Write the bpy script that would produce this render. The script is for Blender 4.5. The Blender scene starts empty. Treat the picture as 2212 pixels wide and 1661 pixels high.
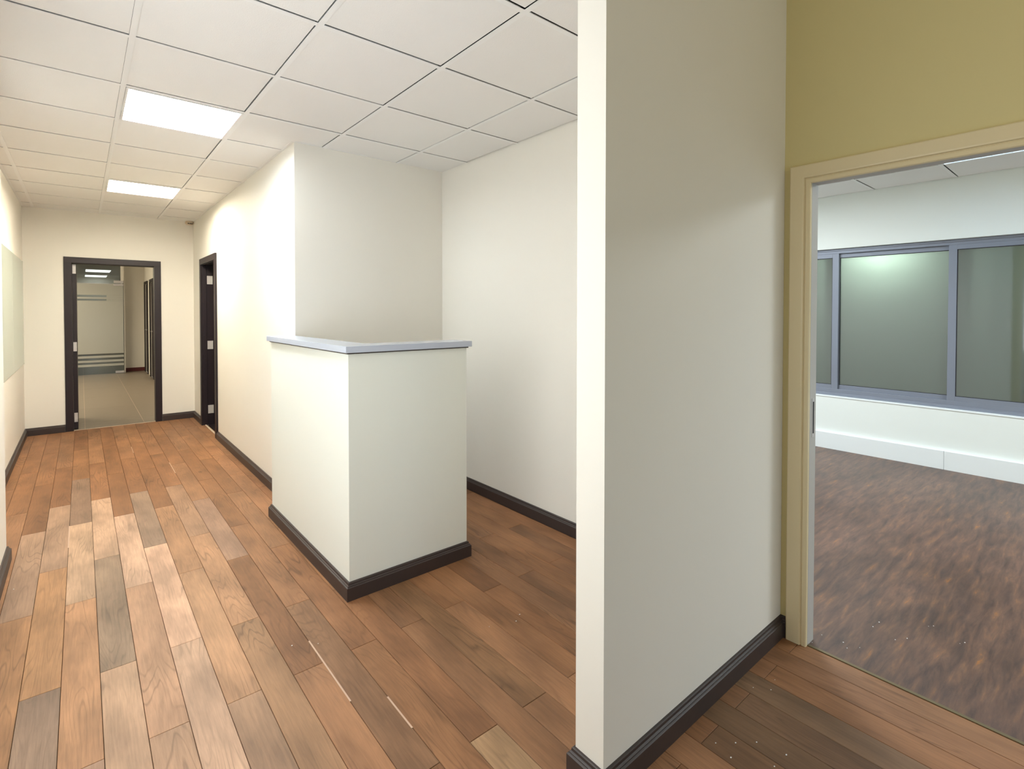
import bpy, bmesh, math, random
from mathutils import Vector, Matrix
random.seed(7)
S = bpy.context.scene
COL = S.collection
EYE = 1.4223                      # camera height above the floor
CEIL = 2.610                      # underside of the suspended ceiling

# ------------------------------------------------------------------ camera
W_, H_ = 2212.0, 1661.0
F_, CX_, CY_ = 1098.14, 1058.51, 691.56
yaw, pitch = 0.6773, -0.0175
fw = Vector((math.sin(yaw)*math.cos(pitch), math.cos(yaw)*math.cos(pitch), math.sin(pitch)))
rt = Vector((math.cos(yaw), -math.sin(yaw), 0)); up = rt.cross(fw)
cd = bpy.data.cameras.new('camera'); cam = bpy.data.objects.new('camera', cd); COL.objects.link(cam)
cam.matrix_world = Matrix(((rt.x, up.x, -fw.x, 0), (rt.y, up.y, -fw.y, 0), (rt.z, up.z, -fw.z, EYE), (0, 0, 0, 1)))
cd.sensor_fit = 'HORIZONTAL'; cd.sensor_width = 36.0; cd.lens = F_/W_*36.0
cd.shift_x = (W_/2-CX_)/W_; cd.shift_y = (CY_-H_/2)/W_
cd.clip_start = 0.02; cd.clip_end = 100
S.camera = cam

# ------------------------------------------------------------------ world, lights, exposure
w = bpy.data.worlds.new('world'); S.world = w; w.use_nodes = True
w.node_tree.nodes['Background'].inputs[0].default_value = (0.5, 0.6, 0.75, 1)
w.node_tree.nodes['Background'].inputs[1].default_value = 0.05
S.view_settings.view_transform = 'Standard'; S.view_settings.look = 'None'
S.view_settings.gamma = 1; S.view_settings.use_curve_mapping = False
S.view_settings.exposure = 0.85
S.cycles.max_bounces = 10; S.cycles.diffuse_bounces = 6; S.cycles.glossy_bounces = 4
S.cycles.transmission_bounces = 8; S.cycles.sample_clamp_indirect = 6
S.cycles.use_denoising = True

LAMP1, LAMP2, LAMP0 = 26.0, 37.0, 1.8     # corridor lamps in view, and the one over the lobby
LAMP_ROOM, LAMP_HALL, LAMP_FAR = 5.0, 10.0, 1.3
COOL, WARM, NEUT = (0.90, 0.97, 1.0), (1.0, 0.90, 0.74), (1.0, 0.985, 0.95)

def area_light(name, loc, size, power, color, direction, size_y=None):
    l = bpy.data.lights.new(name, 'AREA'); l.energy = power; l.color = color
    l.shape = 'RECTANGLE'; l.size = size; l.size_y = size_y or size
    o = bpy.data.objects.new(name, l); COL.objects.link(o); o.location = loc
    o.rotation_euler = Vector(direction).to_track_quat('-Z', 'Z' if abs(direction[2]) < .9 else 'Y').to_euler()
    return o
# lights out of sight: guessed lamps, and added fills that brighten the walls
area_light('guessed_lobby_lamp', (0.9, -1.9, 2.75), 0.8, 4.5, (1.0, 0.74, 0.28), (0.45, 1, -0.12))
area_light('low_cool_fill', (0.3, -2.5, 0.65), 1.0, 11, (0.50, 0.74, 1.0), (0.25, 1, 0.0), 1.5)  # added cool fill for the partition's lower face; no entrance is built
area_light('side_fill', (-.335, 1.60, 1.35), 1.2, 15, (0.95, 1.0, 1.0), (1, 0.0, 0.0), 1.7)  # added fill for partition end and counter side; this wall has no window
area_light('guessed_side_room_lamp', (2.6, 5.6, 2.55), 0.5, 3, WARM, (0, 0, -1))

# ------------------------------------------------------------------ materials
def lin(r, g, b):
    f = lambda v: (v/255/12.92) if v/255 <= 0.04045 else ((v/255+0.055)/1.055)**2.4
    return (f(r), f(g), f(b), 1)
def mat(name):
    m = bpy.data.materials.new(name); m.use_nodes = True
    return m, m.node_tree.nodes, m.node_tree.links, m.node_tree.nodes['Principled BSDF']
def plain(name, col, rough=0.5, metal=0.0, bump=0.0, scale=60, mottling=0.0, coat=0.0):
    m, n, l, b = mat(name)
    b.inputs['Base Color'].default_value = col; b.inputs['Roughness'].default_value = rough
    b.inputs['Metallic'].default_value = metal; b.inputs['Coat Weight'].default_value = coat
    tc = n.new('ShaderNodeTexCoord')
    if mottling:
        t = n.new('ShaderNodeTexNoise'); t.inputs['Scale'].default_value = 2.3; t.inputs['Detail'].default_value = 5
        l.new(tc.outputs['Object'], t.inputs['Vector'])
        mx = n.new('ShaderNodeMix'); mx.data_type = 'RGBA'
        mx.inputs[6].default_value = tuple(c*(1-mottling) for c in col[:3])+(1,)
        mx.inputs[7].default_value = tuple(min(1, c*(1+mottling)) for c in col[:3])+(1,)
        l.new(t.outputs['Fac'], mx.inputs[0]); l.new(mx.outputs[2], b.inputs['Base Color'])
    if bump:
        t = n.new('ShaderNodeTexNoise'); t.inputs['Scale'].default_value = scale; t.inputs['Detail'].default_value = 4
        l.new(tc.outputs['Object'], t.inputs['Vector'])
        bp = n.new('ShaderNodeBump'); bp.inputs['Strength'].default_value = bump; bp.inputs['Distance'].default_value = 0.002
        l.new(t.outputs['Fac'], bp.inputs['Height']); l.new(bp.outputs['Normal'], b.inputs['Normal'])
    return m
def emit(name, col, strength):
    m, n, l, b = mat(name)
    b.inputs['Base Color'].default_value = (.8, .8, .8, 1)
    b.inputs['Emission Color'].default_value = tuple(col)+(1,)
    b.inputs['Emission Strength'].default_value = strength
    return m

M = {}
M['paint'] = plain('cream_wall_paint', (0.81, 0.785, 0.725, 1), 0.6, bump=0.12, scale=35, mottling=0.012)
M['paint_lobby'] = plain('warm_lit_wall_paint', (0.66, 0.575, 0.29, 1), 0.6, bump=0.12, scale=35, mottling=0.012)  # cream wall with the warm lobby light put into its colour
M['paint_white'] = plain('white_wall_paint', (0.78, 0.82, 0.80, 1), 0.6, bump=0.12, scale=35, mottling=0.01)
M['casing'] = plain('cream_gloss_paint', (0.74, 0.63, 0.40, 1), 0.35, bump=0.05, scale=20)
M['counter'] = plain('pale_grey_green_paint', (0.76, 0.79, 0.74, 1), 0.6, bump=0.12, scale=35, mottling=0.012)
M['tile'] = plain('mineral_ceiling_tile', (0.83, 0.82, 0.81, 1), 0.9, bump=0.35, scale=180, mottling=0.02)
M['bar'] = plain('white_grid_metal', (0.84, 0.84, 0.84, 1), 0.45)
M['plenum'] = plain('dark_plenum', (0.015, 0.015, 0.015, 1), 0.9)
M['base'] = plain('dark_brown_baseboard', lin(56, 46, 44), 0.45, bump=0.1, scale=50)
M['darkwood'] = plain('dark_stained_wood', lin(27, 13, 19), 0.5, bump=0.15, scale=40)
M['redbase'] = plain('red_brown_baseboard', lin(92, 30, 30), 0.5)
M['steel'] = plain('satin_steel', (0.62, 0.60, 0.60, 1), 0.35, 0.85)
M['hinge'] = plain('hinge_plate_metal', (0.62, 0.59, 0.57, 1), 0.4, 0.35)
M['slab'] = plain('grey_blue_laminate', lin(182, 190, 206), 0.22, bump=0.03, coat=0.3)
M['alu'] = plain('grey_blue_aluminium', lin(126, 132, 146), 0.45, 0.2)
M['gasket'] = plain('black_gasket', (0.02, 0.02, 0.03, 1), 0.6)
M['white'] = plain('white_enamel', (0.8, 0.8, 0.8, 1), 0.35)
M['jamb'] = plain('grey_jamb_paint', (0.50, 0.49, 0.47, 1), 0.45, bump=0.05)
M['sill'] = plain('white_sill', (0.80, 0.84, 0.86, 1), 0.5, bump=0.05)
M['beige'] = plain('beige_plastic', lin(214, 196, 170), 0.5)
M['black'] = plain('black_holes', (0.01, 0.01, 0.01, 1), 0.7)
M['filler'] = plain('pale_joint_filler', (0.50, 0.34, 0.25, 1), 0.6)
M['board'] = plain('pale_green_glass_board', (0.47, 0.54, 0.48, 1), 0.25, coat=0.3)
M['brass'] = plain('threshold_metal', lin(120, 108, 80), 0.4, 0.6)
M['lightstrip'] = plain('pale_threshold', (0.62, 0.5, 0.4, 1), 0.5)
M['louvre_cross'] = plain('blue_white_louvre', (0.42, 0.62, 0.80, 1), 0.4, 0.2)
M['louvre'] = plain('bright_louvre_aluminium', (0.9, 0.92, 0.95, 1), 0.25, 0.6)
M['greenwall'] = plain('outer_wall_render', (0.22, 0.30, 0.26, 1), 0.9, bump=0.3)
M['lip'] = plain('pinkish_render', (0.45, 0.30, 0.25, 1), 0.9)
M['e1'] = emit('cool_tube_light', COOL, LAMP1)
M['e2'] = emit('warm_tube_light', (1.0, 0.90, 0.72), LAMP2)
M['e0'] = emit('neutral_tube_light', NEUT, LAMP0)
M['er'] = emit('daylight_tube_light', (0.80, 0.93, 1.0), LAMP_ROOM)
M['eh'] = emit('hall_tube_light', (1.0, 0.90, 0.70), LAMP_HALL)
M['ef'] = emit('far_tube_light', (1.0, 0.98, 0.94), LAMP_FAR)
M['eo'] = emit('outdoor_lamp_light', (1.0, 1.0, 0.98), 150)

def wood_mat():
    m, n, l, b = mat('oak_plank')
    oi = n.new('ShaderNodeObjectInfo'); tc = n.new('ShaderNodeTexCoord')
    off = n.new('ShaderNodeVectorMath'); off.operation = 'SCALE'; off.inputs['Scale'].default_value = 37.0
    cmb = n.new('ShaderNodeCombineXYZ'); l.new(oi.outputs['Random'], cmb.inputs[0]); l.new(oi.outputs['Random'], cmb.inputs[1])
    l.new(cmb.outputs[0], off.inputs[0])
    add = n.new('ShaderNodeVectorMath'); add.operation = 'ADD'
    l.new(tc.outputs['Object'], add.inputs[0]); l.new(off.outputs[0], add.inputs[1])
    def noise(scale, det, sx, sy, rough=.5, dist=0):
        mp = n.new('ShaderNodeMapping'); mp.inputs['Scale'].default_value = (sx, sy, 1)
        l.new(add.outputs[0], mp.inputs['Vector'])
        t = n.new('ShaderNodeTexNoise'); t.inputs['Scale'].default_value = scale; t.inputs['Detail'].default_value = det
        t.inputs['Roughness'].default_value = rough; t.inputs['Distortion'].default_value = dist
        l.new(mp.outputs[0], t.inputs['Vector']); return t.outputs['Fac']
    fine = noise(22, 9, 5.0, 0.28, .7, .4)
    cloud = noise(2.6, 3, 2.6, 1.0)
    # cathedral grain: contour lines of a smooth field
    fld = noise(1.5, 2.5, 4.2, 0.42, .45, .2)
    mul = n.new('ShaderNodeMath'); mul.operation = 'MULTIPLY'; mul.inputs[1].default_value = 26.0; l.new(fld, mul.inputs[0])
    fr = n.new('ShaderNodeMath'); fr.operation = 'PINGPONG'; fr.inputs[1].default_value = 0.5; l.new(mul.outputs[0], fr.inputs[0])
    ring = n.new('ShaderNodeMapRange'); ring.inputs['From Min'].default_value = 0.0; ring.inputs['From Max'].default_value = 0.16
    ring.inputs['To Min'].default_value = 0.0; ring.inputs['To Max'].default_value = 1.0; l.new(fr.outputs[0], ring.inputs['Value'])
    # grain lines come and go along a board, and some boards hardly show them
    msk = n.new('ShaderNodeMapRange'); msk.inputs['From Min'].default_value = .45; msk.inputs['From Max'].default_value = .68
    msk.inputs['To Min'].default_value = 1.0; msk.inputs['To Max'].default_value = .60
    l.new(noise(1.7, 2, 1.5, .9), msk.inputs['Value'])
    rm = n.new('ShaderNodeMix'); rm.data_type = 'FLOAT'; l.new(ring.outputs[0], rm.inputs[0]); l.new(msk.outputs[0], rm.inputs[2]); rm.inputs[3].default_value = 1.0
    ring = type('o', (), {'outputs': [rm.outputs[0]]})
    # knots
    vm = n.new('ShaderNodeMapping'); vm.inputs['Scale'].default_value = (3.0, 1.5, 1); l.new(add.outputs[0], vm.inputs['Vector'])
    vo = n.new('ShaderNodeTexVoronoi'); vo.inputs['Scale'].default_value = 1.0; l.new(vm.outputs[0], vo.inputs['Vector'])
    kn = n.new('ShaderNodeMapRange'); kn.inputs['From Min'].default_value = 0.012; kn.inputs['From Max'].default_value = 0.075
    kn.inputs['To Min'].default_value = 0.30; kn.inputs['To Max'].default_value = 1.0; l.new(vo.outputs['Distance'], kn.inputs['Value'])
    f1 = n.new('ShaderNodeMapRange'); f1.inputs['From Min'].default_value = .25; f1.inputs['From Max'].default_value = .75
    f1.inputs['To Min'].default_value = 0.74; f1.inputs['To Max'].default_value = 1.20; l.new(fine, f1.inputs['Value'])
    f2 = n.new('ShaderNodeMapRange'); f2.inputs['From Min'].default_value = .3; f2.inputs['From Max'].default_value = .7
    f2.inputs['To Min'].default_value = 0.70; f2.inputs['To Max'].default_value = 1.22; l.new(cloud, f2.inputs['Value'])
    def m2(a, c):
        x = n.new('ShaderNodeMath'); x.operation = 'MULTIPLY'; l.new(a, x.inputs[0]); l.new(c, x.inputs[1]); return x.outputs[0]
    tot = m2(m2(f1.outputs[0], f2.outputs[0]), m2(ring.outputs[0], kn.outputs[0]))
    vs = n.new('ShaderNodeVectorMath'); vs.operation = 'SCALE'
    l.new(oi.outputs['Color'], vs.inputs[0]); l.new(tot, vs.inputs['Scale'])
    hs = n.new('ShaderNodeHueSaturation'); hs.inputs['Saturation'].default_value = 1.12; l.new(vs.outputs[0], hs.inputs['Color'])
    l.new(hs.outputs[0], b.inputs['Base Color']); b.inputs['Specular IOR Level'].default_value = .32
    rr = n.new('ShaderNodeMapRange'); rr.inputs['To Min'].default_value = .46; rr.inputs['To Max'].default_value = .62
    l.new(fine, rr.inputs['Value']); l.new(rr.outputs[0], b.inputs['Roughness'])
    bp = n.new('ShaderNodeBump'); bp.inputs['Strength'].default_value = .12; bp.inputs['Distance'].default_value = .001
    l.new(fine, bp.inputs['Height']); l.new(bp.outputs[0], b.inputs['Normal'])
    return m
M['wood'] = wood_mat()

def vinyl_mat():
    m, n, l, b = mat('dark_swirled_vinyl')
    tc = n.new('ShaderNodeTexCoord')
    def noise(scale, det, sx, sy, rough=.55, dist=0.0):
        mp = n.new('ShaderNodeMapping'); mp.inputs['Scale'].default_value = (sx, sy, 1)
        l.new(tc.outputs['Object'], mp.inputs['Vector'])
        t = n.new('ShaderNodeTexNoise'); t.inputs['Scale'].default_value = scale; t.inputs['Detail'].default_value = det
        t.inputs['Roughness'].default_value = rough; t.inputs['Distortion'].default_value = dist
        l.new(mp.outputs[0], t.inputs['Vector']); return t.outputs['Fac']
    a = noise(12, 10, 0.34, 2.5, .68, .35)
    r = n.new('ShaderNodeValToRGB'); e = r.color_ramp.elements
    e[0].position = .32; e[0].color = (0.055, 0.036, 0.031, 1); e[1].position = .76; e[1].color = (0.48, 0.22, 0.09, 1)
    for p, c in ((.44, (0.095, 0.060, 0.048, 1)), (.55, (0.135, 0.083, 0.063, 1)), (.64, (0.19, 0.112, 0.075, 1))):
        x = e.new(p); x.color = c
    l.new(a, r.inputs[0])
    c = noise(1.3, 4, 1, 1.9)
    f = n.new('ShaderNodeMapRange'); f.inputs['From Min'].default_value = .3; f.inputs['From Max'].default_value = .7
    f.inputs['To Min'].default_value = .7; f.inputs['To Max'].default_value = 1.35; l.new(c, f.inputs['Value'])
    vs = n.new('ShaderNodeVectorMath'); vs.operation = 'SCALE'
    l.new(r.outputs[0], vs.inputs[0]); l.new(f.outputs[0], vs.inputs['Scale']); l.new(vs.outputs[0], b.inputs['Base Color'])
    hv = n.new('ShaderNodeHueSaturation'); hv.inputs['Saturation'].default_value = 1.2; hv.inputs['Value'].default_value = .92; l.new(vs.outputs[0], hv.inputs['Color']); l.new(hv.outputs[0], b.inputs['Base Color'])
    b.inputs['Roughness'].default_value = .38
    return m
M['vinyl'] = vinyl_mat()

def stone_mat():
    m, n, l, b = mat('grey_beige_stone_tile')
    tc = n.new('ShaderNodeTexCoord'); mp = n.new('ShaderNodeMapping'); mp.inputs['Scale'].default_value = (1, 7, 1)
    l.new(tc.outputs['Object'], mp.inputs['Vector'])
    t = n.new('ShaderNodeTexNoise'); t.inputs['Scale'].default_value = 5; t.inputs['Detail'].default_value = 6
    l.new(mp.outputs[0], t.inputs['Vector'])
    mx = n.new('ShaderNodeMix'); mx.data_type = 'RGBA'
    mx.inputs[6].default_value = (0.20, 0.165, 0.125, 1); mx.inputs[7].default_value = (0.26, 0.215, 0.165, 1)
    l.new(t.outputs['Fac'], mx.inputs[0]); l.new(mx.outputs[2], b.inputs['Base Color'])
    b.inputs['Roughness'].default_value = .33
    return m
M['stone'] = stone_mat()

def glass_mat():
    m, n, l, b = mat('clear_glass')
    b.inputs['Base Color'].default_value = (.92, .97, .95, 1); b.inputs['Roughness'].default_value = 0.0
    b.inputs['Transmission Weight'].default_value = 1.0; b.inputs['IOR'].default_value = 1.45
    # thin pane: straight transmission
    out = n['Material Output']; tr = n.new('ShaderNodeBsdfTransparent'); tr.inputs[0].default_value = (.80, .84, .82, 1)
    gl = n.new('ShaderNodeBsdfGlossy'); gl.inputs['Roughness'].default_value = .02; gl.inputs[0].default_value = (1, 1, 1, 1)
    fr = n.new('ShaderNodeFresnel'); fr.inputs[0].default_value = 1.5
    mx = n.new('ShaderNodeMixShader'); l.new(fr.outputs[0], mx.inputs[0]); l.new(tr.outputs[0], mx.inputs[1]); l.new(gl.outputs[0], mx.inputs[2])
    l.new(mx.outputs[0], out.inputs['Surface'])
    return m
M['glass'] = glass_mat()

def frosted_mat(name, col, back=0.5, gloss=0.1, rough=0.03, diff=0.5):
    """satin film on glass: light from behind diffuses through, the front still mirrors a little"""
    m, n, l, b = mat(name); out = n['Material Output']
    tl = n.new('ShaderNodeBsdfTranslucent'); tl.inputs[0].default_value = col
    df = n.new('ShaderNodeBsdfDiffuse'); df.inputs[0].default_value = tuple(c*diff for c in col[:3])+(1,)
    m1 = n.new('ShaderNodeMixShader'); m1.inputs[0].default_value = back
    l.new(df.outputs[0], m1.inputs[1]); l.new(tl.outputs[0], m1.inputs[2])
    gl = n.new('ShaderNodeBsdfGlossy'); gl.inputs['Roughness'].default_value = rough
    m2 = n.new('ShaderNodeMixShader'); m2.inputs[0].default_value = gloss
    l.new(m1.outputs[0], m2.inputs[1]); l.new(gl.outputs[0], m2.inputs[2]); l.new(m2.outputs[0], out.inputs['Surface'])
    return m
M['film'] = frosted_mat('white_frosted_film', (.70, .71, .67, 1), .35, .03, .2, .9)
M['pane'] = frosted_mat('green_tinted_satin_pane', (.40, .47, .42, 1), .6, .15, .035, .38)

# ------------------------------------------------------------------ mesh helpers
def mesh_obj(name, bm, m, parent=None, smooth=False, loc=None):
    me = bpy.data.meshes.new(name); bm.normal_update(); bm.to_mesh(me); bm.free()
    if smooth:
        for p in me.polygons: p.use_smooth = True
    me.materials.append(m)
    o = bpy.data.objects.new(name, me); COL.objects.link(o)
    if parent is not None: o.parent = parent
    if loc is not None: o.location = loc
    return o
def add_box(bm, x0, x1, y0, y1, z0, z1, bevel=0.0):
    b2 = bmesh.new()
    vs = [b2.verts.new((x, y, z)) for x in (x0, x1) for y in (y0, y1) for z in (z0, z1)]
    for f in ((0, 1, 3, 2), (4, 6, 7, 5), (0, 4, 5, 1), (2, 3, 7, 6), (0, 2, 6, 4), (1, 5, 7, 3)):
        b2.faces.new([vs[i] for i in f])
    if bevel: bmesh.ops.bevel(b2, geom=list(b2.edges), offset=bevel, segments=2, affect='EDGES', profile=.5)
    tmp = bpy.data.meshes.new('t'); b2.to_mesh(tmp); b2.free(); bm.from_mesh(tmp); bpy.data.meshes.remove(tmp)
def boxes(name, lst, m, parent=None, bevel=0.0):
    bm = bmesh.new()
    for b in lst: add_box(bm, *b, bevel=bevel)
    return mesh_obj(name, bm, m, parent)
def struct(o): o['kind'] = 'structure'; return o
def thing(name, label, cat, loc=(0, 0, 0), group=None):
    o = bpy.data.objects.new(name, None); COL.objects.link(o); o.location = loc; o.empty_display_size = .1
    o['label'] = label; o['category'] = cat
    if group: o['group'] = group
    return o
def add_cyl(bm, p0, p1, r, seg=16, r2=None):
    p0, p1 = Vector(p0), Vector(p1); d = p1-p0
    mt = Matrix.Translation((p0+p1)/2) @ d.to_track_quat('Z', 'Y').to_matrix().to_4x4()
    bmesh.ops.create_cone(bm, cap_ends=True, segments=seg, radius1=r, radius2=r if r2 is None else r2, depth=d.length, matrix=mt)
def wall_y(name, x0, x1, ya, yb, m, openings=(), z1=CEIL+.16, z0=-.02, parent=None):
    """wall whose faces look along X; openings = [(y0, y1, zb, zt)]"""
    L = []; cur = ya
    for (o0, o1, zb, zt) in sorted(openings):
        L.append((x0, x1, cur, o0, z0, z1))
        if zb > z0: L.append((x0, x1, o0, o1, z0, zb))
        L.append((x0, x1, o0, o1, zt, z1)); cur = o1
    L.append((x0, x1, cur, yb, z0, z1))
    return struct(boxes(name, L, m, parent))
def wall_x(name, xa, xb, y0, y1, m, openings=(), z1=CEIL+.16, z0=-.02, parent=None):
    L = []; cur = xa
    for (o0, o1, zb, zt) in sorted(openings):
        L.append((cur, o0, y0, y1, z0, z1))
        if zb > z0: L.append((o0, o1, y0, y1, z0, zb))
        L.append((o0, o1, y0, y1, zt, z1)); cur = o1
    L.append((cur, xb, y0, y1, z0, z1))
    return struct(boxes(name, L, m, parent))

# ------------------------------------------------------------------ walls
XL, XLN, XW, XB, XD, XR = -.512, -.345, 1.176, 2.415, 2.390, 6.055
YE, YA, YN0, YN1, YBACK = 7.792, 3.655, .927, 1.033, -2.7
wall_y('wall_left', -.64, XL, 3.95, YE+.13, M['paint'])
wall_y('wall_left_near', -.64, XLN, YBACK, 3.95, M['paint'], z1=3.16)
wall_x('wall_far', XL, XW+.13, YE, YE+.13, M['paint'], [(-.09, .742, -.02, 1.999)])
wall_y('wall_right', XW, XW+.13, YA+.12, YE, M['paint'], [(6.355, 7.175, -.02, 1.999)])
wall_x('wall_alcove', XW, XB+.12, YA, YA+.12, M['paint'])
wall_y('wall_alcove_side', XB, XB+.12, YN1, YA, M['paint'])
wall_x('wall_partition', 1.168, XB+.12, YN0, YN1, M['paint'], z1=3.16)
wall_y('wall_door_side', XD, XD+.066, YBACK, YN0, M['paint_lobby'], [(-.12, .84, -.02, 1.98)], z1=3.16)
wall_x('wall_behind', -.64, XD+.12, YBACK-.12, YBACK, M['paint'], z1=3.16)
# bright right-hand room
wall_y('wall_window', XR, XR+.16, -2.6, 3.6, M['paint_white'], [(-2.2, 2.75, .545, 2.066)])
wall_x('wall_room_far', XB+.12, XR+.16, 3.6, 3.72, M['paint_white'])
wall_x('wall_room_near', XD+.066, XR+.16, -2.72, -2.6, M['paint_white'])
# the dark room behind the corridor's side door
wall_y('wall_side_room', 3.9, 4.02, 3.78, 8.0, M['paint'])
wall_x('wall_side_room_far', XW+.13, 4.02, 7.92, 8.04, M['paint'])

# ------------------------------------------------------------------ main floor: oak planks
fl = struct(boxes('floor', [(-.66, XD+.02, YBACK, YE+.02, -.05, -.016)], M['plenum']))
PW, PX0 = 0.1178, 0.0425
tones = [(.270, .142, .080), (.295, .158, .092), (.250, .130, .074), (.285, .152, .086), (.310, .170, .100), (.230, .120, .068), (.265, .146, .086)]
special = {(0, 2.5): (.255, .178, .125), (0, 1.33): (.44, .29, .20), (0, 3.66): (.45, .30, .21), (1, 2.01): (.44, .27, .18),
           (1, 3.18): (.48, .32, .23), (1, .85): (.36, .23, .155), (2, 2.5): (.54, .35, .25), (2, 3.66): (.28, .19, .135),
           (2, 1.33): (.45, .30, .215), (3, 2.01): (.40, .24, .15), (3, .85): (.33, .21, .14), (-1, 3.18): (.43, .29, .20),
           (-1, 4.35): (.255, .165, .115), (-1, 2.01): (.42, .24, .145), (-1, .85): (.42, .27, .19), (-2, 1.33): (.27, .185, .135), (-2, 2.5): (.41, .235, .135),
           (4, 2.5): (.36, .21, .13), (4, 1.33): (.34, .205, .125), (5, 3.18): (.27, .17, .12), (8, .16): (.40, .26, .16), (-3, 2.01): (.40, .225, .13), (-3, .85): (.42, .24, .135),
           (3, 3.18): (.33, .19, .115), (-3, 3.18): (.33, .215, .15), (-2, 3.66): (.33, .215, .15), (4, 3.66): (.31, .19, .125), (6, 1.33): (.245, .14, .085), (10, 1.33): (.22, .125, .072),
           (14, .16): (.19, .115, .07), (16, .16): (.19, .118, .074), (13, -.31): (.20, .115, .068), (15, -.31): (.21, .125, .078)}  # lobby boards: the dim light there is put into their colour
def plank(x0, x1, y0, y1, col):
    bm = bmesh.new(); g = .0008; c = .0010
    vb = []
    for (dx, z) in ((0, -.014), (0, -c), (c, 0)):
        vb.append([bm.verts.new(p) for p in ((x0+g+dx, y0+g+dx, z), (x1-g-dx, y0+g+dx, z), (x1-g-dx, y1-g-dx, z), (x0+g+dx, y1-g-dx, z))])
    for a, b_ in zip(vb, vb[1:]):
        for i in range(4): bm.faces.new((a[i], a[(i+1) % 4], b_[(i+1) % 4], b_[i]))
    bm.faces.new(vb[2])
    o = mesh_obj('plank', bm, M['wood'], fl); o.color = tuple(col)+(1,)
    return o
breakA = [-1.02, .16, 1.33, 2.50, 3.66, 4.83, 6.0, 7.17]
breakB = [-.31, .85, 2.01, 3.18, 4.35, 5.51, 6.68]
for k in range(-5, 20):
    x0, x1 = PX0+k*PW, PX0+(k+1)*PW
    br = breakA if k % 2 == 0 else breakB
    st = [-1.02 if k % 2 == 0 else -.9] + [b for b in br if b > -1.0] + [YE+.01]
    for i in range(len(st)-1):
        y0, y1 = st[i], st[i+1]
        pieces = [(max(x0, -.52), min(x1, XD+.002), y0, y1)]
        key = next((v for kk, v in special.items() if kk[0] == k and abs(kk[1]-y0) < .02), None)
        col = key or random.choice(tones); j = random.uniform(.84, 1.04) if k > 5 else random.uniform(.92, 1.08)  # boards further right drawn darker, light falloff put into their tones
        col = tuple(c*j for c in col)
        for (a, b_, c, d) in pieces:
            if a > XW-.02 and c < YA < d: d = YA        # stop at the alcove wall
            elif a > XW-.02 and c >= YA: continue
            if b_ < XLN and d < 3.95: continue
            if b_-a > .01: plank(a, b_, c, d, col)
boxes('filler_strip', [(.7475, .7535, 1.745, 2.18, -.001, .0006)], M['filler'], fl)
boxes('filler_strip', [(.8625, .8685, 1.50, 1.68, -.001, .0006)], M['filler'], fl)
boxes('filler_strip', [(-.0785, -.0725, 3.95, 4.35, -.001, .0005)], M['filler'], fl)
boxes('filler_strip', [(.392, .397, 6.2, 6.5, -.001, .0005)], M['filler'], fl)
boxes('filler_strip', [(.628, .633, 5.2, 5.6, -.001, .0005)], M['filler'], fl)
# vinyl floor of the right-hand room, with the metal threshold
struct(boxes('floor_room', [(XD+.012, XR, -2.6, 3.6, -.05, .001)], M['vinyl']))
struct(boxes('trim_threshold', [(XD+.0, XD+.014, -.10, .822, -.01, .004)], M['brass'], bevel=.001))
struct(boxes('floor_side_room', [(XW+.055, 3.9, 3.78, 7.92, -.05, -.001)], M['darkwood']))
struct(boxes('trim_side_threshold', [(XW+.012, XW+.03, 6.36, 7.17, -.01, .006)], M['lightstrip']))

# ------------------------------------------------------------------ suspended ceiling
ce = struct(boxes('ceiling', [(-.66, 1.16, .90, YE+.13, 2.76, 2.82), (1.16, XB+.11, YN1+.01, YE+.13, 2.76, 2.82)], M['plenum']))
struct(boxes('ceiling_lobby', [(-.66, XD+.12, YBACK-.12, .90, 3.06, 3.16), (XLN, 1.168, .885, .8995, 2.605, 3.06)], M['tile']))
GX = [-.4145, .1855, .7855, 1.3855, 1.9855]; GY0 = 2.1015
def clipped(x0, x1, y0, y1):
    """the parts of a cell that lie inside the corridor, lobby and alcove"""
    out = []
    for (a, b_, c, d) in ((XLN, XW, .90, 3.95), (XL, XW, 3.95, YE), (XW, XB, YN1, YA)):
        X0, X1, Y0, Y1 = max(a, x0), min(b_, x1), max(c, y0), min(d, y1)
        if X1-X0 > .012 and Y1-Y0 > .012: out.append([X0, X1, Y0, Y1])
    # merge pieces that touch, so a tile stays whole
    if len(out) == 2 and abs(out[0][2]-out[1][2]) < 1e-6 and abs(out[0][3]-out[1][3]) < 1e-6 and abs(out[0][1]-out[1][0]) < 1e-6:
        out = [[out[0][0], out[1][1], out[0][2], out[0][3]]]
    return out
lampcells = {(0, 2), (0, 6), (0, -2)}
for ci in range(-1, 5):
    cx0 = GX[ci] if ci >= 0 else -1.0145; cx1 = cx0+.6
    for j in range(-2, 10):
        if (ci-1, j) in lampcells: continue
        y0 = GY0+.6*j; y1 = y0+.6
        gx = random.choice((.0065, .005, .003)) if ci >= 1 else .001
        gy = random.choice((.008, .007, .006, .004, .002))
        L = []
        for (a, b_, c, d) in clipped(cx0+.004, cx1-.012-gx, y0+.004, y1-.012-gy):
            if abs(b_-XB) < .01 and j in (0, 1): b_ -= .014; hidden = True
            L.append((a, b_, c, d, 2.610, 2.625))
        if L: boxes('ceiling_tile', L, M['tile'], ce)
for gx in GX:
    y0 = .90; y1 = YE if gx < XW else YA
    L = [(gx-.012, gx+.012, y0, y1, 2.607, 2.610), (gx-.001, gx+.001, y0, y1, 2.61, 2.64)]
    if gx > XW: L = [(gx-.012, gx+.012, YN1, YA, 2.607, 2.610)]
    boxes('grid_bar', L, M['bar'], ce)
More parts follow.
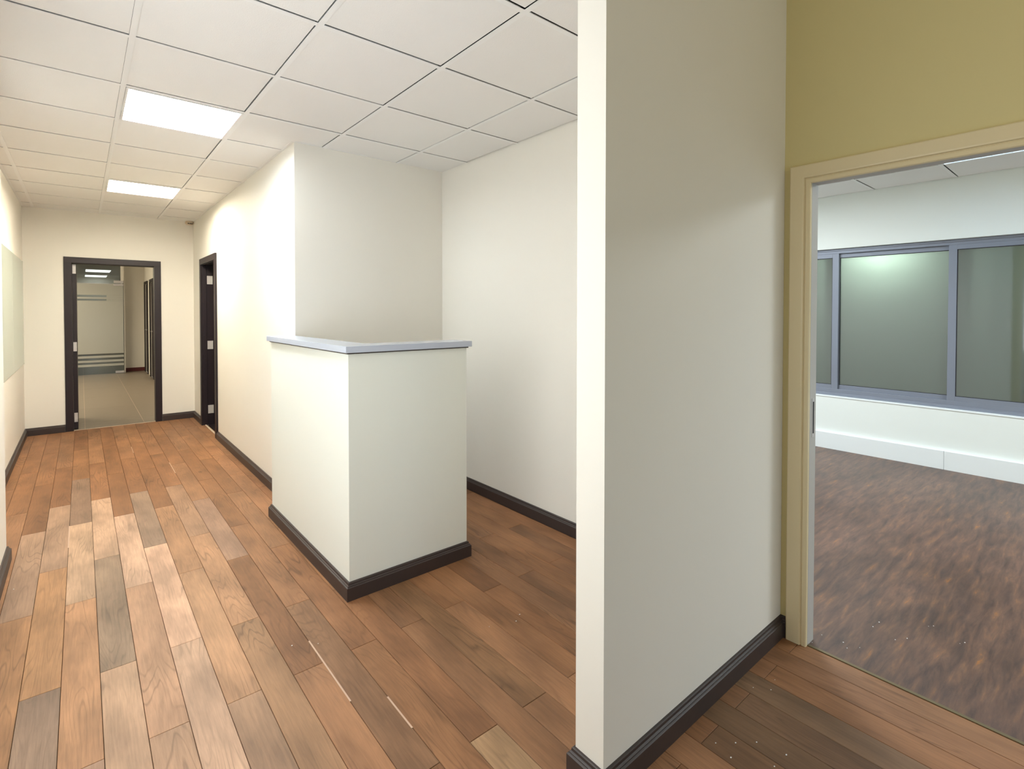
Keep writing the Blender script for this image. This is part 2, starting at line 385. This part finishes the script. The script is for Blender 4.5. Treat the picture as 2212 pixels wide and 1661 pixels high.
for j in range(-2, 10):
    y = GY0+.6*j
    for ci in range(-1, 5):
        cx0 = GX[ci] if ci >= 0 else -1.0145
        a, b_ = cx0+.0122, cx0+.5878
        lo = XL if y > 3.95 else XLN
        hi = XW if y > YA else XB
        if y < YN1+.02 and cx0 > 1.1: continue
        if y < YN0: hi = 1.168
        a, b_ = max(a, lo), min(b_, hi)
        if b_-a > .02: boxes('cross_bar', [(a, b_, y-.012, y+.012, 2.6072, 2.6098)], M['bar'], ce)
# wall angles
for (a, b_, c, d) in ((XL, XL+.018, 3.95, YE), (XL+.018, XW-.018, YE-.018, YE), (XW-.018, XW, YA, YE-.018), (XW, 1.9, YA-.018, YA)):
    boxes('wall_angle', [(a, b_, c, d, 2.6085, 2.6105)], M['bar'], ce)

def lamp(name, x0, y0, em, label, blades=(3, 3), sx=.6, sy=.6, z=2.6075, cat='ceiling light', group=None, tubes=False, bh=.02, flush=False):
    t = thing(name, label, cat, (x0+sx/2, y0+sy/2, z), group)
    hx, hy = sx/2-.013, sy/2-.013; r = .012
    fr = boxes('frame', [(-hx, hx, -hy, -hy+r, -.004, .0), (-hx, hx, hy-r, hy, -.004, .0), (-hx, -hx+r, -hy+r, hy-r, -.004, .0), (hx-r, hx, -hy+r, hy-r, -.004, .0)], M['white'], t)
    ix, iy = hx-r, hy-r
    boxes('housing', [(-ix-.004, -ix, -iy, iy, -.002, .07), (ix, ix+.004, -iy, iy, -.002, .07), (-ix, ix, -iy-.004, -iy, -.002, .07), (-ix, ix, iy, iy+.004, -.002, .07), (-ix, ix, -iy, iy, .066, .07)], M['white'], t)
    if flush:
        boxes('diffuser', [(-ix, ix, -iy, iy, -.012, -.002)], em, t)
    elif tubes:
        boxes('diffuser', [(-ix, ix, -iy, iy, .050, .052)], em, t)
    else:
        boxes('diffuser', [(-ix, ix, -iy, iy, bh+.006, bh+.008)], em, t)
    nx, ny = blades
    for i in range(1, nx):
        x = -ix+2*ix*i/nx
        bm = bmesh.new(); add_box(bm, x-.001, x+.001, -iy, iy, .0, bh); mesh_obj('louvre_blade', bm, M['louvre_cross'] if tubes else M['louvre'], t)
    for i in range(1, ny):
        y = -iy+2*iy*i/ny
        bm = bmesh.new(); add_box(bm, -ix, ix, y-.001, y+.001, .0, bh); mesh_obj('louvre_blade', bm, M['louvre'], t)
    return t
lamp('ceiling_lamp', GX[1], GY0+1.2, M['e1'], 'larger cool white square ceiling light panel nearer the camera in corridor', (4, 1), bh=.012)
lamp('ceiling_lamp', GX[1], GY0+3.6, M['e2'], 'smaller warm glowing ceiling light panel farther down the corridor', (4, 1), bh=.012)
lamp('ceiling_lamp', GX[1], GY0-1.2, M['e0'], 'white ceiling light panel over the lobby beside partition wall', (4, 1), bh=.012)

# right-hand room ceiling
cr = struct(boxes('ceiling_room', [(XD+.066, XR+.1, -2.7, 3.7, 2.76, 2.82)], M['plenum']))
RX = [5.45-.6*i for i in range(5, -1, -1)]; RY = [.94+.6*i for i in range(-6, 5)]
for i in range(-1, len(RX)):
    x0 = RX[i] if i >= 0 else XB+.121; x1 = RX[i+1] if i+1 < len(RX) else XR
    for j in range(-1, len(RY)):
        y0 = RY[j] if j >= 0 else -2.6; y1 = RY[j+1] if j+1 < len(RY) else 3.6
        if abs(x1-5.45) < .01 and abs(y1-.94) < .01: continue
        if abs(x0-3.05) < .01 and abs(y1-.94) < .01: continue
        boxes('ceiling_tile', [(x0+.004, x1-(.018 if x1 < XR else .014), y0+.012, y1-.020, 2.610, 2.625)], M['tile'], cr)
for x in RX: boxes('grid_bar', [(x-.012, x+.012, -2.6, 3.6, 2.607, 2.610)], M['bar'], cr)
for y in RY:
    for i in range(-1, len(RX)):
        x0 = RX[i] if i >= 0 else XB+.121; x1 = RX[i+1] if i+1 < len(RX) else XR
        boxes('cross_bar', [(x0+.0122, x1-.0122, y-.012, y+.012, 2.6072, 2.6098)], M['bar'], cr)
lamp('louvred_lamp', 4.85, .34, M['er'], 'louvred ceiling light seen at the top of the right doorway', (10, 10), tubes=True, bh=.042)
lamp('louvred_lamp', 3.05, .34, M['er'], 'louvred ceiling light just inside the right doorway, hidden by its head', (10, 10), tubes=True, bh=.042)
area_light('room_lamp_far', (4.2, 2.4, 2.55), 1.0, 46, (.90, .97, 1.0), (0, 0, -1))
area_light('room_lamp_near', (4.4, -1.4, 2.55), 1.0, 46, (.90, .97, 1.0), (0, 0, -1))

# ------------------------------------------------------------------ baseboards
PROF = [(0, 0), (.020, 0), (.020, .064), (.0175, .0665), (.0145, .068), (.0145, .071), (.012, .0735), (.0095, .075), (.0085, .083), (.006, .086), (0, .087)]
def baseboard(pts, names, m=None, parent=None, scale=1.0, as_part=False, ends=(0, 0)):
    """a run along wall points, room on the left hand; one object per straight length, mitred"""
    P = [Vector((p[0], p[1], 0)) for p in pts]
    dirs = [(b-a).normalized() for a, b in zip(P, P[1:])]
    for i, (a, b_) in enumerate(zip(P, P[1:])):
        d = dirs[i]; nrm = Vector((-d.y, d.x, 0))
        bm = bmesh.new(); rows = []
        for (pt, other) in ((a, dirs[i-1] if i > 0 else None), (b_, dirs[i+1] if i+1 < len(dirs) else None)):
            if other is None: off = nrm
            else:
                n2 = Vector((-other.y, other.x, 0)); off = (nrm+n2); off = off/(1+nrm.dot(n2))
            rows.append([bm.verts.new(pt+off*u*scale+Vector((0, 0, z))) for (u, z) in PROF])
        n = len(PROF)
        for k in range(n): bm.faces.new((rows[0][k], rows[0][(k+1) % n], rows[1][(k+1) % n], rows[1][k]))
        bm.faces.new(rows[0]); bm.faces.new(rows[1][::-1])
        bmesh.ops.recalc_face_normals(bm, faces=bm.faces)
        o = mesh_obj(names[i] if isinstance(names, (list, tuple)) else names, bm, m or M['base'], parent)
        if not as_part: struct(o)
e = .0005
baseboard([(-.157, YE), (XL, YE), (XL, 3.95), (XLN, 3.95), (XLN, YBACK)], ['baseboard_far', 'baseboard_left', 'baseboard_jog', 'baseboard_left_near'])
baseboard([(XD, .901), (XD, YN0), (1.168, YN0), (1.168, YN1), (XB, YN1), (XB, YA), (1.178, YA)],
          ['baseboard_door_side', 'baseboard_partition_near', 'baseboard_partition_end', 'baseboard_partition_back', 'baseboard_alcove_side', 'baseboard_alcove'])
baseboard([(XW, 3.70), (XW, 6.288)], ['baseboard_right'])
baseboard([(XW, 7.242), (XW, YE), (.809, YE)], ['baseboard_right_end', 'baseboard_far_right'])
baseboard([(XD, YBACK), (XD, -.2)], ['baseboard_lobby'])

# ------------------------------------------------------------------ reception counter (L-shaped half wall with a laminate top)
rc = thing('reception_counter', 'cream L-shaped half-wall reception counter with grey top and dark baseboard', 'counter', (1.1, 2.5, 0))
def rel(lst, o): return [(a-o.location.x, b_-o.location.x, c-o.location.y, d-o.location.y, z0-o.location.z, z1-o.location.z) for (a, b_, c, d, z0, z1) in lst]
def prism(name, poly, z0, z1, m, parent, bevel=0):
    bm = bmesh.new(); ox, oy, oz = parent.location if parent else (0, 0, 0)
    lo = [bm.verts.new((x-ox, y-oy, z0-oz)) for x, y in poly]; hi = [bm.verts.new((x-ox, y-oy, z1-oz)) for x, y in poly]
    n = len(poly)
    for i in range(n): bm.faces.new((lo[i], lo[(i+1) % n], hi[(i+1) % n], hi[i]))
    bm.faces.new(hi); bm.faces.new(lo[::-1]); bmesh.ops.recalc_face_normals(bm, faces=bm.faces)
    if bevel:
        bmesh.ops.bevel(bm, geom=[ed for ed in bm.edges], offset=bevel, segments=2, affect='EDGES', profile=.5)
    return mesh_obj(name, bm, m, parent)
# body: L, left arm ends against the end of the corridor wall
prism('body', [(1.017, 2.372), (1.733, 2.372), (1.733, 2.500), (1.150, 2.500), (1.150, 3.654), (1.175, 3.654), (1.175, 3.672), (1.017, 3.672)], 0, 1.2175, M['counter'], rc)
prism('countertop', [(.995, 2.348), (1.755, 2.348), (1.755, 2.524), (1.172, 2.524), (1.172, 3.654), (1.1755, 3.654), (1.1755, 3.700), (.995, 3.700)], 1.219, 1.2515, M['slab'], rc, bevel=.0015)
prism('edge_batten', [(1.009, 2.364), (1.741, 2.364), (1.741, 2.508), (1.158, 2.508), (1.158, 3.654), (1.175, 3.654), (1.175, 3.68), (1.009, 3.68)], 1.212, 1.219, M['base'], rc)
def shift(pts, o): return [(x-o.location.x, y-o.location.y) for x, y in pts]
# travel with the outside on the left: round the counter
baseboard(shift([(1.175, 2.5), (1.733, 2.5)][::1], rc), 'baseboard', None, rc, as_part=True)
baseboard(shift([(1.733, 2.5), (1.733, 2.372), (1.017, 2.372), (1.017, 3.672), (1.175, 3.672)], rc), 'baseboard', None, rc, as_part=True)

# ------------------------------------------------------------------ dark doors of the corridor
def door(name, label, loc):
    o = bpy.data.objects.new(name, None); COL.objects.link(o); o.location = loc; o.empty_display_size = .1
    o['kind'] = 'structure'; o['label'] = label; return o
# far doorway
d1 = door('door_1', 'dark brown framed doorway at the corridor end with door swung into hall', (.326, YE, 0))
def pr(name, lst, m, par, bevel=.0015): return boxes(name, rel(lst, par), m, par, bevel=bevel)
y0 = YE-.016
pr('casing', [(-.155, -.083, y0, YE, 0, 1.995)], M['darkwood'], d1)
pr('casing', [(.735, .807, y0, YE, 0, 1.995)], M['darkwood'], d1)
pr('head_casing', [(-.155, .807, y0, YE, 1.995, 2.064)], M['darkwood'], d1)
pr('jamb', [(-.0895, -.083, YE, YE+.13, 0, 1.995)], M['darkwood'], d1)
pr('jamb', [(.735, .7415, YE, YE+.13, 0, 1.995)], M['darkwood'], d1)
pr('head_jamb', [(-.083, .735, YE, YE+.13, 1.9905, 1.9985)], M['darkwood'], d1)
leaf = pr('door_leaf', [(-.082, -.040, YE+.075, YE+.90, .008, 1.985)], M['darkwood'], d1)
for zc in (EYE+.505, EYE-.425, EYE-1.275):
    h = pr('hinge', [(-.077, -.044, YE+.070, YE+.0752, zc-.055, zc+.055)], M['hinge'], d1, bevel=.0006)
# side doorway on the right corridor wall
d2 = door('door_2', 'dark brown framed side doorway on the corridor right wall, door open inward', (XW, 6.765, 0))
x0 = XW-.020
pr('casing', [(x0, XW, 6.290, 6.362, 0, 1.998)], M['darkwood'], d2)
pr('casing', [(x0, XW, 7.168, 7.240, 0, 1.998)], M['darkwood'], d2)
pr('head_casing', [(x0, XW, 6.290, 7.240, 1.998, 2.070)], M['darkwood'], d2)
pr('jamb', [(XW, XW+.130, 6.3555, 6.362, 0, 1.998)], M['darkwood'], d2)
pr('jamb', [(XW, XW+.045, 7.158, 7.1745, 0, 1.998), (XW+.045, XW+.130, 7.168, 7.1745, 0, 1.998)], M['darkwood'], d2)
pr('head_jamb', [(XW, XW+.130, 6.362, 7.168, 1.992, 1.9985)], M['darkwood'], d2)
pr('door_leaf', [(XW+.135, XW+.93, 7.125, 7.167, .008, 1.985)], M['darkwood'], d2)
for zc in (EYE+.390, EYE-.422, EYE-1.229):
    pr('hinge', [(XW+.052, XW+.104, 7.1655, 7.1685, zc-.052, zc+.052)], M['hinge'], d2, bevel=.0006)
    bm = bmesh.new(); add_cyl(bm, (XW+.110-d2.location.x, 7.163-d2.location.y, zc-.052), (XW+.110-d2.location.x, 7.163-d2.location.y, zc+.052), .006, 10)
    mesh_obj('hinge_pin', bm, M['hinge'], d2)

# ------------------------------------------------------------------ frosted glazing in the left wall
wl = struct(boxes('window_1', [(XL-.004, XL+.0015, 3.97, 7.768, .822, 1.990)], M['paint']))
for (a, b_) in ((6.6405, 7.764), (5.53, 6.6365), (4.42, 5.526)):
    pn = boxes('pane', [(XL+.0015, XL+.006, a, b_, .828, 1.984)], M['board'], wl, bevel=.0008)

# detector on the far wall, tight in the corner
dt = thing('smoke_detector', 'small round beige detector with three dark slots in the far ceiling corner', 'detector', (1.128, 7.735, 2.607))
bm = bmesh.new()
for (z0, z1, r0, r1) in ((0, -.012, .046, .046), (-.012, -.030, .052, .050), (-.030, -.044, .050, .034)):
    add_cyl(bm, (0, 0, z0), (0, 0, z1), r0, 28, r1)
mesh_obj('housing', bm, M['beige'], dt)
for a in (-.020, 0, .020):
    bm = bmesh.new(); add_box(bm, a-.0055, a+.0055, -.052, -.040, -.040, -.027); mesh_obj('slot', bm, M['black'], dt)

# ------------------------------------------------------------------ right doorway (cream casing)
d3 = struct(boxes('door_3', rel([(XD, XD+.066, .820, .8395, 0, 1.96), (XD, XD+.066, -.1195, -.10, 0, 1.96), (XD, XD+.066, -.1195, .8395, 1.96, 1.9795)], type('o', (), {'location': Vector((0, 0, 0))})), M['jamb']))
def casing(name, pts, width, parent):
    """moulded casing: flat outer board, groove, inner bead; swept round the opening on the X=XD face"""
    prof = [(0, 0), (0, .010), (.003, .0125), (.0, .016)]
    # u: from the inner edge outwards, h: off the wall
    prof = [(0, 0), (0, .014), (.003, .0165), (.017, .0165), (.0185, .013), (.0215, .013), (.024, .0205), (.030, .0215), (width-.004, .0215), (width, .018), (width, 0)]
    rows = []
    bm = bmesh.new()
    n = len(prof)
    for (y, z, oy, oz) in pts:
        rows.append([bm.verts.new((XD-h, y+oy*u, z+oz*u)) for (u, h) in prof])
    for a, b_ in zip(rows, rows[1:]):
        for k in range(n): bm.faces.new((a[k], a[(k+1) % n], b_[(k+1) % n], b_[k]))
    bm.faces.new(rows[0]); bm.faces.new(rows[-1][::-1]); bmesh.ops.recalc_face_normals(bm, faces=bm.faces)
    return mesh_obj(name, bm, M['casing'], parent)
casing('door_casing', [(.8205, 0, 1, 0), (.8205, 1.9575, 1, 1)], .0785, d3)
casing('door_head_casing', [(.8205, 1.9575, 1, 1), (-.1005, 1.9575, -1, 1)], .0785, d3)
casing('door_casing', [(-.1005, 1.9575, -1, 1), (-.1005, 0, -1, 0)], .0785, d3)
boxes('strike_plate', [(XD+.022, XD+.046, .8185, .8202, EYE-.535, EYE-.37)], M['steel'], d3)
boxes('strike_slot', [(XD+.030, XD+.042, .8180, .8188, EYE-.52, EYE-.385)], M['black'], d3)

# ------------------------------------------------------------------ sliding window of the right-hand room
wn = struct(boxes('window_2', [(XR+.050, XR+.120, -2.2, 2.75, 2.018, 2.066), (XR+.050, XR+.120, -2.2, 2.75, .547, .615),
                               (XR+.050, XR+.120, -2.2, -2.15, .615, 2.018), (XR+.050, XR+.120, 2.70, 2.75, .615, 2.018),
                               (XR+.040, XR+.050, -2.2, 2.75, .547, .575), (XR+.040, XR+.050, -2.2, 2.75, 2.045, 2.066)], M['alu'], bevel=.0015))
def sash(ya, yb, xf, stile=.056, rail=.042):
    x1 = xf+.028
    zb, zt = .6145, 2.0185
    s = boxes('sash', [(xf, x1, ya, ya+stile, zb, zt), (xf, x1, yb-stile, yb, zb, zt), (xf, x1, ya+stile, yb-stile, zb, zb+rail), (xf, x1, ya+stile, yb-stile, zt-rail, zt)], M['alu'], wn, bevel=.0012)
    g = .005
    boxes('gasket', [(xf+.008, x1-.008, ya+stile, ya+stile+g, zb+rail, zt-rail), (xf+.008, x1-.008, yb-stile-g, yb-stile, zb+rail, zt-rail),
                     (xf+.008, x1-.008, ya+stile+g, yb-stile-g, zb+rail, zb+rail+g), (xf+.008, x1-.008, ya+stile+g, yb-stile-g, zt-rail-g, zt-rail)], M['gasket'], s)
    boxes('pane', [(xf+.011, xf+.017, ya+stile+.001, yb-stile-.001, zb+rail, zt-rail)], M['pane'], s)
    return s
XS = XR+.052
sash(1.842, 2.70, XS)
sash(.925, 1.898, XS+.031)
sash(.03, .987, XS)
sash(-.90, .085, XS+.031)
sash(-1.80, -.845, XS)
# white sill and the skirting box below
struct(boxes('trim_sill', [(XR-.006, XR+.052, -2.2, 2.75, .533, .546)], M['sill'], bevel=.002))
struct(boxes('baseboard_window', [(XR-.035, XR-.0005, -2.6, .985, 0, .168), (XR-.035, XR-.0005, .987, 3.6, 0, .168)], M['sill'], bevel=.002))
# the yard outside: a rendered wall, its lip, and a wall lamp behind the satin glass
struct(boxes('wall_outside', [(XR+1.3, XR+1.4, -3, 4, -.3, 3.2), (XR+.16, XR+1.3, -3.1, -3, -.3, 3.2), (XR+.16, XR+1.3, 4, 4.1, -.3, 3.2)], M['greenwall']))
ol = thing('outdoor_lamp', 'bright lamp glowing behind the satin glass of the middle sash', 'lamp', (XR+.34, 1.50, 2.06))
bm = bmesh.new(); bmesh.ops.create_uvsphere(bm, u_segments=20, v_segments=12, radius=.09); mesh_obj('globe', bm, M['eo'], ol, smooth=True)
bm = bmesh.new(); add_cyl(bm, (.085, 0, 0), (.94, 0, .05), .015); mesh_obj('bracket', bm, M['steel'], ol)

# ------------------------------------------------------------------ the tiled hall beyond the far doorway
HX0, HX1, HY0, HY1 = -1.9, 1.18, YE+.13, 14.4
struct(boxes('wall_hall_left', [(HX0-.1, HX0, HY0, 22.4, -.02, 2.77)], M['paint']))
hallr = [(13.87, 14.55, -.02, 2.06), (12.60, 13.28, -.02, 2.06)]
wall_y('wall_hall_right', HX1+.0, HX1+.12, HY0+.02, 22.4, M['paint'], [(12.66, 13.26, -.02, 2.05), (13.84, 14.44, -.02, 2.05)])
struct(boxes('wall_hall_back', [(.766, HX1, 14.72, 14.82, -.02, 2.77)], M['paint']))
struct(boxes('wall_hall_pier', [(.712, .766, 14.36, 14.80, 2.12, 2.77), (.7665, .790, 14.42, 14.72, -.02, 2.77)], M['paint']))
hc = struct(boxes('ceiling_hall', [(HX0, HX1, HY0, 22.4, 2.61, 2.66)], M['tile']))
struct(boxes('wall_hall_end', [(HX0, HX1, 22.3, 22.4, -.02, 2.77)], M['paint']))
struct(boxes('baseboard_hall', [(.790, HX1, 14.705, 14.72, 0, .085)], M['redbase']))
hf = struct(boxes('floor_hall', [(HX0, HX1, YE+.02, 22.3, -.05, -.0012)], M['lightstrip']))
for i in range(-4, 3):
    for j in range(0, 13):
        x0 = .022+.594*i; x1 = x0+.594; ya = YE+.02 if j == 0 else 7.05+1.19*j; yb = 7.05+1.19*(j+1)
        x0, x1 = max(x0, HX0), min(x1, HX1-.001); yb = min(yb, 22.3)
        if x1-x0 < .02: continue
        boxes('floor_tile', [(x0+.002, x1-.002, ya+.002, yb-.002, -.008, 0)], M['stone'], hf)
struct(boxes('trim_hall_threshold', [(-.08, .733, YE+.008, YE+.022, -.01, .003)], M['lightstrip']))
# hall doors on the right
for (a, b_, nm, lab) in ((13.84, 14.44, 'door_4', 'dark framed hall doorway nearer the glass partition, seen through far doorway'), (12.66, 13.26, 'door_5', 'dark framed hall doorway nearer the corridor, cut by the far door frame')):
    d = door(nm, lab, (HX1, (a+b_)/2, 0))
    pr('casing', [(HX1-.02, HX1, a-.06, a+.004, 0, 2.05)], M['darkwood'], d)
    pr('casing', [(HX1-.02, HX1, b_-.004, b_+.06, 0, 2.05)], M['darkwood'], d)
    pr('head_casing', [(HX1-.02, HX1, a-.06, b_+.06, 2.05, 2.11)], M['darkwood'], d)
    pr('door_leaf', [(HX1+.012, HX1+.052, a+.004, b_-.004, .005, 2.046)], M['darkwood'], d)
    bm = bmesh.new(); add_cyl(bm, (.014, -.24, 1.0), (-.035, -.24, 1.0), .012, 12); add_cyl(bm, (-.035, -.25, 1.0), (-.035, -.13, 1.0), .009, 12)
    mesh_obj('handle', bm, M['steel'], d)
# frosted glass partition and door across the hall
gp = thing('glass_door', 'frosted glass hall door with clear stripes and steel patch fittings', 'door', (.0, 14.4, 0))
def gr(name, lst, m, bevel=0): return boxes(name, rel(lst, gp), m, gp, bevel=bevel)
gr('glass_panel', [(-.52, .758, 14.395, 14.405, .01, 2.045)], M['glass'])
gr('transom_panel', [(HX0+.01, .710, 14.395, 14.405, 2.052, 2.60)], M['glass'])
gr('glass_panel', [(HX0+.01, -.53, 14.395, 14.405, .01, 2.045)], M['glass'])
E_ = EYE
fx0, fx1, fy0, fy1 = HX0+.02, .756, 14.391, 14.394
bands = [(.626, .365), (.318, .278), (.236, -.955), (-.998, -1.048), (-1.098, -1.145), (-1.188, -1.238)]
bands = [(E_+a, E_+b_) for a, b_ in bands]
for (zt, zb) in bands: gr('frost_band', [(fx0, fx1, fy0, fy1, zb, min(zt, 2.04))], M['film'])
for (zt, zb) in ((.365, .318), (.278, .236)): gr('frost_band', [(.45, fx1, fy0, fy1, E_+zb+.003, E_+zt-.003)], M['film'])
gr('patch_fitting', [(.585, .762, 14.375, 14.425, E_+.578, E_+.628)], M['steel'], .003)
gr('patch_fitting', [(.585, .762, 14.375, 14.425, E_+.640, E_+.70)], M['steel'], .003)
gr('floor_fitting', [(.598, .762, 14.375, 14.425, .012, .06)], M['steel'], .003)
# lamps, vent and an added fill for the space behind the glass
for (ya, lab) in ((18.3, 'bright ceiling light seen through the glass transom, upper of two'), (21.1, 'bright ceiling light seen through the glass transom, lower of two')):
    lamp('hall_lamp', .09, ya, M['ef'], lab, (1, 1), .62, 1.05, z=2.608, bh=.012, flush=True)
vt = thing('ceiling_vent', 'slatted grey ceiling vent between the two lights behind the transom', 'vent', (.40, 20.3, 2.608))
boxes('frame', [(-.3, .3, -.3, -.27, -.006, .0), (-.3, .3, .27, .3, -.006, .0), (-.3, -.27, -.27, .27, -.006, .0), (.27, .3, -.27, .27, -.006, .0)], M['white'], vt)
for i in range(5): boxes('slat', [(-.27, .27, -.24+.11*i, -.20+.11*i, -.006, -.001)], M['steel'], vt)
area_light('hall_lamp_near', (-1.35, 10.2, 2.57), .9, 42, (1.0, .88, .66), (0, 0, -1))
area_light('far_space_fill', (-1.3, 21.0, 2.5), .9, 4, (1.0, .95, .88), (0, 0, -1))  # unseen fill added to brighten the space behind the glass
area_light('hall_lamp_mid', (-1.35, 13.0, 2.57), .7, 30, (1.0, .88, .66), (0, 0, -1))

# flakes of wall paint lying on the floors
bm = bmesh.new(); rnd = random.Random(3)
for (x, y, n) in ((2.05, .80, 3), (1.66, .74, 4), (1.75, .62, 3), (2.48, .74, 5), (2.75, .62, 4), (2.9, .45, 4), (.72, 2.15, 2), (1.5, 1.75, 3), (-.25, 3.6, 2)):
    for q in range(n):
        px, py = x+rnd.uniform(-.09, .09), y+rnd.uniform(-.08, .08); r = rnd.uniform(.0012, .0028)
        add_box(bm, px-r, px+r, py-r*.7, py+r*.7, .0012, .0022)
pc = mesh_obj('paint_flakes', bm, M['white']); pc['kind'] = 'stuff'; pc['label'] = 'tiny pale paint flakes scattered on the floor around the right doorway'; pc['category'] = 'debris'
